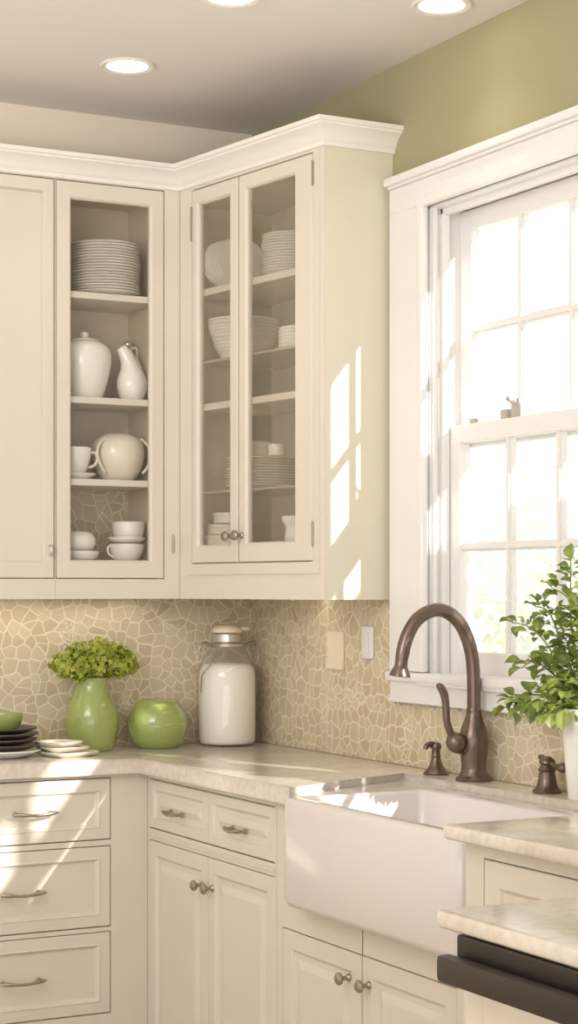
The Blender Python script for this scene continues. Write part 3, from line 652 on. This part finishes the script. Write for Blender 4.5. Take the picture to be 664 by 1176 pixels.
b = BM(); lathe(b, [(0, .315), (.041, .316), (.043, .322), (.038, .331), (.024, .337), (0, .339)], 40); tube(b, [(.03, -.015, .326), (.05, -.018, .327), (.062, -.018, .325)], [.006, .005, .003], 10); obj('stopper', b, 'plastic', t, 60)
for sgn in (-1, 1):
    b = BM(); tube(b, [(sgn*.045, -.01, .279), (sgn*.062, -.012, .283), (sgn*.080, -.012, .288), (sgn*.089, -.012, .276), (sgn*.090, -.012, .262)], [.0035, .004, .0045, .004, .003], 10, 1)
    if sgn > 0: tube(b, [(.090, -.012, .264), (.094, -.012, .25), (.088, -.012, .225)], .0025, 8, 1)
    obj('bail_ear', b, 'pewter', t, 60)
    b = BM(); tube(b, [(sgn*.047, -.03, .274), (sgn*.058, -.035, .245), (sgn*.080, -.035, .215), (sgn*.0875, -.02, .195), (sgn*.0865, -.01, .15)], .002, 8, 2); obj('bail_wire', b, 'pewter', t, 60)
# plates at the left
pz = [(.105, .016, 'china', 'white plate under the dark plates at the left end of the worktop'), (.098, .012, 'dark_plate', 'lowest dark brown plate of the stack under the green bowl'), (.097, .012, 'dark_plate', 'second dark brown plate up under the green bowl'), (.096, .012, 'dark_plate', 'third dark brown plate up under the green bowl'), (.095, .012, 'dark_plate', 'uppermost dark brown plate directly under the green bowl')]
zz = CT
for k, (r, h, m, lb) in enumerate(pz):
    b = BM(); lathe(b, [(0, 0), (r*.6, 0), (r*.65, .001), (r*.97, h), (r, h+.002), (r*.99, h+.005), (r*.95, h+.004), (r*.62, .005), (0, .005)], 44)
    tag(obj('dinner_plate', b, m, None, 40, (-.818+random.uniform(-.004, .004), -.12, zz)), lb, 'plate', 'dinner plates under the green bowl'); zz += .018 if k == 0 else .0145
tag(obj('green_bowl', bowl_bm(.066, .045, .72, .004, .8), 'green_glaze', None, 60, (-.825, -.115, zz-.0085)), 'small green bowl on top of the dark plate stack', 'bowl')
for k, (x, y, sx, h, lb, rz) in enumerate(((-.655, -.17, .066, .010, 'lowest cream square dish of the small pile beside the green vase', .25), (-.664, -.165, .058, .010, 'middle cream square dish of the small pile beside the green vase', .05), (-.672, -.16, .050, .010, 'top cream square dish of the small pile beside the green vase', .45))):
    b = BM(); rs = []
    for s_, z in ((.72, 0), (.74, 0), (1, h), (1.02, h+.003), (.99, h+.004), (.7, .003)):
        rs.append([b.verts.new((px, py, z)) for px, py in rrect(-sx*s_, sx*s_, -sx*s_, sx*s_, .02*s_)])
    for a, c in zip(rs, rs[1:]):
        n = len(a)
        for j in range(n): b.faces.new((a[j], a[(j+1) % n], c[(j+1) % n], c[j]))
    b.faces.new(rs[0][::-1]); b.faces.new(rs[-1])
    o = tag(obj('square_dish', b, 'china_warm', None, 40, (x, y, CT+k*.0125)), lb, 'dish', 'cream square dishes by the green vase'); o.rotation_euler = (0, 0, rz)

# ---------------------------------------------------------------- leafy branches in a white vase
VX, VY = -.058, -1.602
t = thing('white_vase', 'tapered white vase of leafy branches behind the sink by the window', 'vase', (VX, VY, CT))
b = BM(); lathe(b, [(0, 0), (.032, 0), (.034, .004), (.042, .09), (.050, .175), (.053, .188), (.050, .189), (.046, .17), (.036, .06), (0, .02)], 40); obj('body', b, 'china', t, 50)
t = thing('leafy_branches', 'airy green leafy branches arranged in the tapered white vase', 'plant', (VX, VY, CT))
def leaf(bm, p, d, up, L, W):
    d = d.normalized(); s = d.cross(up); s = s.normalized() if s.length > .05 else d.cross(Vector((1, 0, 0))).normalized(); nn = s.cross(d)
    rows = [(0, .05, 0), (.25, .8, .06), (.5, 1, .08), (.75, .7, .03), (1, 0, -.08)]; prev = None
    for f, w, h in rows:
        c = p+d*L*f+nn*L*h
        cur = [bm.verts.new(c)] if w == 0 else [bm.verts.new(c+s*W*w/2+nn*W*.18*w), bm.verts.new(c), bm.verts.new(c-s*W*w/2+nn*W*.18*w)]
        if prev:
            if len(cur) == 1: bm.faces.new((prev[0], prev[1], cur[0])); bm.faces.new((prev[1], prev[2], cur[0]))
            else: bm.faces.new((prev[0], prev[1], cur[1], cur[0])); bm.faces.new((prev[1], prev[2], cur[2], cur[1]))
        prev = cur
def branch(pts, n, L, W, seed, tipb=1.0):
    rnd = random.Random(seed); st = BM(); pts = [(p[0], p[1]*.85-.01*(p[2]-.1)/.1, p[2]) for p in pts]; tube(st, pts, [.003-.0018*i/(len(pts)-1) for i in range(len(pts))], 6, 2); so = obj('stem', st, 'stem', t, 60)
    pv = [Vector(p) for p in pts]; bm = BM()
    for k in range(n):
        f = .28+.72*(k+rnd.random()*.6)/n; f = min(f, .999); i = min(int(f*(len(pv)-1)), len(pv)-2); u = f*(len(pv)-1)-i
        p = pv[i].lerp(pv[i+1], u); dr = (pv[i+1]-pv[i]).normalized()
        side = Vector((rnd.gauss(0, 1), rnd.gauss(0, 1), rnd.gauss(0, .6))); side = (side-dr*side.dot(dr)).normalized()
        d = (dr*rnd.uniform(.2, .7)+side+Vector((0, 0, -.15))).normalized(); s_ = rnd.uniform(.55, 1.05)
        p2 = p+side*rnd.uniform(.003, .015)
        leaf(bm, p2, d, Vector((rnd.gauss(0, .35), rnd.gauss(0, .35), 1)), L*s_, W*s_)
    leaf(bm, pv[-1], pv[-1]-pv[-2], Vector((0, .3, 1)), L, W)
    obj('leaves', bm, 'leaf', so, 0)
z0 = .10
branch([(0, 0, z0), (-.01, .02, .24), (-.02, .05, .36), (-.01, .08, .45), (-.01, .085, .50)], 32, 0.034, 0.030, 1)
branch([(0, 0, z0), (-.02, .04, .22), (-.04, .10, .31), (-.05, .17, .355), (-.06, .235, .365)], 32, 0.030, 0.028, 2)
branch([(0, 0, z0), (-.02, .03, .21), (-.05, .08, .265), (-.07, .12, .285), (-.08, .15, .27)], 24, 0.038, 0.030, 3)
branch([(0, 0, z0), (-.03, .04, .20), (-.06, .10, .215), (-.08, .15, .21), (-.09, .19, .185)], 35, 0.040, 0.036, 4)
branch([(0, 0, z0), (-.03, .01, .20), (-.07, .03, .22), (-.10, .05, .21), (-.12, .07, .19)], 20, 0.040, 0.036, 5)
branch([(0, 0, z0), (.0, .01, .26), (-.01, .03, .36), (-.03, .06, .42), (-.04, .11, .44)], 35, 0.034, 0.030, 6)
branch([(0, 0, z0), (-.01, -.01, .26), (-.02, -.02, .38), (-.03, -.02, .46)], 35, 0.036, 0.033, 7)
branch([(0, 0, z0), (-.02, -.02, .22), (-.04, -.05, .32), (-.06, -.10, .38)], 32, 0.038, 0.033, 8)
branch([(0, 0, z0), (-.02, .02, .24), (-.04, .06, .33), (-.05, .10, .39), (-.06, .14, .40)], 35, 0.031, 0.030, 9)

branch([(0, 0, z0), (-.02, .0, .20), (-.05, .01, .25), (-.08, .03, .28)], 30, .042, .034, 10)
branch([(0, 0, z0), (-.02, -.01, .22), (-.03, .02, .30), (-.04, .05, .34)], 34, .038, .030, 11)
branch([(0, 0, z0), (-.03, -.01, .19), (-.06, .0, .20), (-.09, .02, .18)], 26, .042, .034, 12)
branch([(0, 0, z0), (.0, -.01, .24), (-.01, .0, .34), (-.03, .03, .40)], 32, .036, .028, 13)

# ---------------------------------------------------------------- garden outside
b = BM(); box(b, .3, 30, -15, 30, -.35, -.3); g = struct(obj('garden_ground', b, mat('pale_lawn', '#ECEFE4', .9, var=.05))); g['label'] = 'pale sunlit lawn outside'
def tree(x, y, h, r, seed, lab):
    rnd = random.Random(seed); t = thing('garden_tree', lab, 'tree', (x, y, -.3), group='pale trees outside the window')
    b = BM(); tube(b, [(0, 0, 0), (.05, 0, h*.3), (0, .05, h*.6)], [.12, .09, .05], 10, 1); obj('trunk', b, mat('pale_bark', '#D8D2C6', .9, var=.1), t)
    b = BM()
    for k in range(1500):
        v = Vector((rnd.gauss(0, 1), rnd.gauss(0, 1), rnd.gauss(0, 1))).normalized()*(rnd.random()**.4)
        p = Vector((v.x*r, v.y*r, h*.55+v.z*h*.45)); leaf(b, p, Vector((rnd.gauss(0, 1), rnd.gauss(0, 1), rnd.gauss(0, 1))), Vector((0, 0, 1)), rnd.uniform(.12, .24), .12)
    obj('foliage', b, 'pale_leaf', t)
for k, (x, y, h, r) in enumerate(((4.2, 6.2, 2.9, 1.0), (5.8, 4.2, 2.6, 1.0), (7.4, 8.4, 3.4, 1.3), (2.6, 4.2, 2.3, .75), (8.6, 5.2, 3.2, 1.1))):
    tree(x, y, h, r, k, 'tree with glare put into its pale colour beyond the window panes')

def clipped(name, lab, cat, y0, y1, z0, z1, seed):  # unseen foliage added outside to block unwanted sun patches
    t = thing(name, lab, cat, (.57, (y0+y1)/2, -.3)); rnd = random.Random(seed); h = (y1-y0)/2; z0 += .3; z1 += .3
    b = BM(); tube(b, [(0, 0, 0), (.01, 0, z0*.5), (0, 0, z0+.1)], .03, 10, 1); obj('trunk', b, mat('grey_bark', '#8A7B68', .9, var=.1), t)
    b = BM(); box(b, -.05, .05, -h+.02, h-.02, z0+.02, z1-.02, .02)
    for k in range(900):
        p = Vector((rnd.uniform(-.05, .05), rnd.uniform(-h+.02, h-.02), rnd.uniform(z0+.02, z1-.02)))
        leaf(b, p, Vector((rnd.gauss(0, 1), rnd.gauss(0, .4), rnd.gauss(0, 1))), Vector((.3, 1, .3)), rnd.uniform(.03, .05), .03)
    obj('foliage', b, 'leaf', t)
clipped('sun_blocker_tree', 'unseen leafy tree on a bare trunk, added outside to block sun', 'tree', -3.45, -2.98, 2.22, 2.97, 4)
clipped('sun_blocker_tree', 'taller unseen leafy tree on a bare trunk, added outside to block sun', 'tree', -4.75, -3.47, 2.58, 3.1, 6)
clipped('sun_blocker_shrub', 'unseen upright shrub added close outside to block low sun', 'shrub', -2.84, -2.42, .4, 2.16, 5)

# ---------------------------------------------------------------- light
w = bpy.data.worlds.new('World'); bpy.context.scene.world = w; w.use_nodes = True
bg = w.node_tree.nodes['Background']; bg.inputs[0].default_value = (.985, .99, 1, 1); bg.inputs[1].default_value = 1.35
sl = bpy.data.lights.new('sun', 'SUN'); sl.energy = 11; sl.angle = R(.6); sl.color = (1, .96, .90)
so = bpy.data.objects.new('sun', sl); C.objects.link(so); so.location = (6, -8, 6)
so.rotation_euler = Vector((-.36, 1, -.45)).to_track_quat('-Z', 'Y').to_euler()
def area(loc, aim, sx, sy, e, col):
    l = bpy.data.lights.new('area_light', 'AREA'); l.shape = 'RECTANGLE'; l.size = sx; l.size_y = sy; l.energy = e; l.color = col
    o = bpy.data.objects.new('area_light', l); C.objects.link(o); o.location = loc; o.rotation_euler = Vector(aim).to_track_quat('-Z', 'Y').to_euler()
area((-2.6, -4.6, 1.0), (.2, .35, 1), 2.6, 2.6, 50, (1, .985, .975))  # unseen lamp added behind the view to brighten the ceiling
area((-2.75, -2.5, 2.15), (.42, .58, .7), 1.4, 1.4, 58, (1, .985, .97))  # second added lamp, out of view, lifting the ceiling corner and upper wall
area((-.8, -.02, 1.322), (0, .12, -1), .9, .03, .5, (1, .90, .76))
area((-.10, -.40, 1.322), (.25, 0, -1), .03, .5, .3, (1, .90, .76))
def spot(x, y):
    l = bpy.data.lights.new('ceiling_spot', 'SPOT'); l.energy = 3; l.spot_size = R(110); l.spot_blend = .8; l.color = (1, .88, .72); l.shadow_soft_size = .05
    o = bpy.data.objects.new('ceiling_spot', l); C.objects.link(o); o.location = (x, y, CEIL-.02)
for p in ((-.594, -.433), (-.155, -1.205), (-.60, -1.035)): spot(*p)

# ---------------------------------------------------------------- camera
cd = bpy.data.cameras.new('camera'); co = bpy.data.objects.new('camera', cd); C.objects.link(co)
co.location = CAM; co.rotation_euler = (R(90), 0, -R(27.9))
cd.sensor_fit = 'HORIZONTAL'; cd.sensor_width = 36; cd.lens = 2098.7/664*36
cd.shift_y = (677.18-588)/664; cd.clip_start = .05
bpy.context.scene.camera = co
vs = bpy.context.scene.view_settings; vs.view_transform = 'Standard'; vs.look = 'None'; vs.exposure = -.36
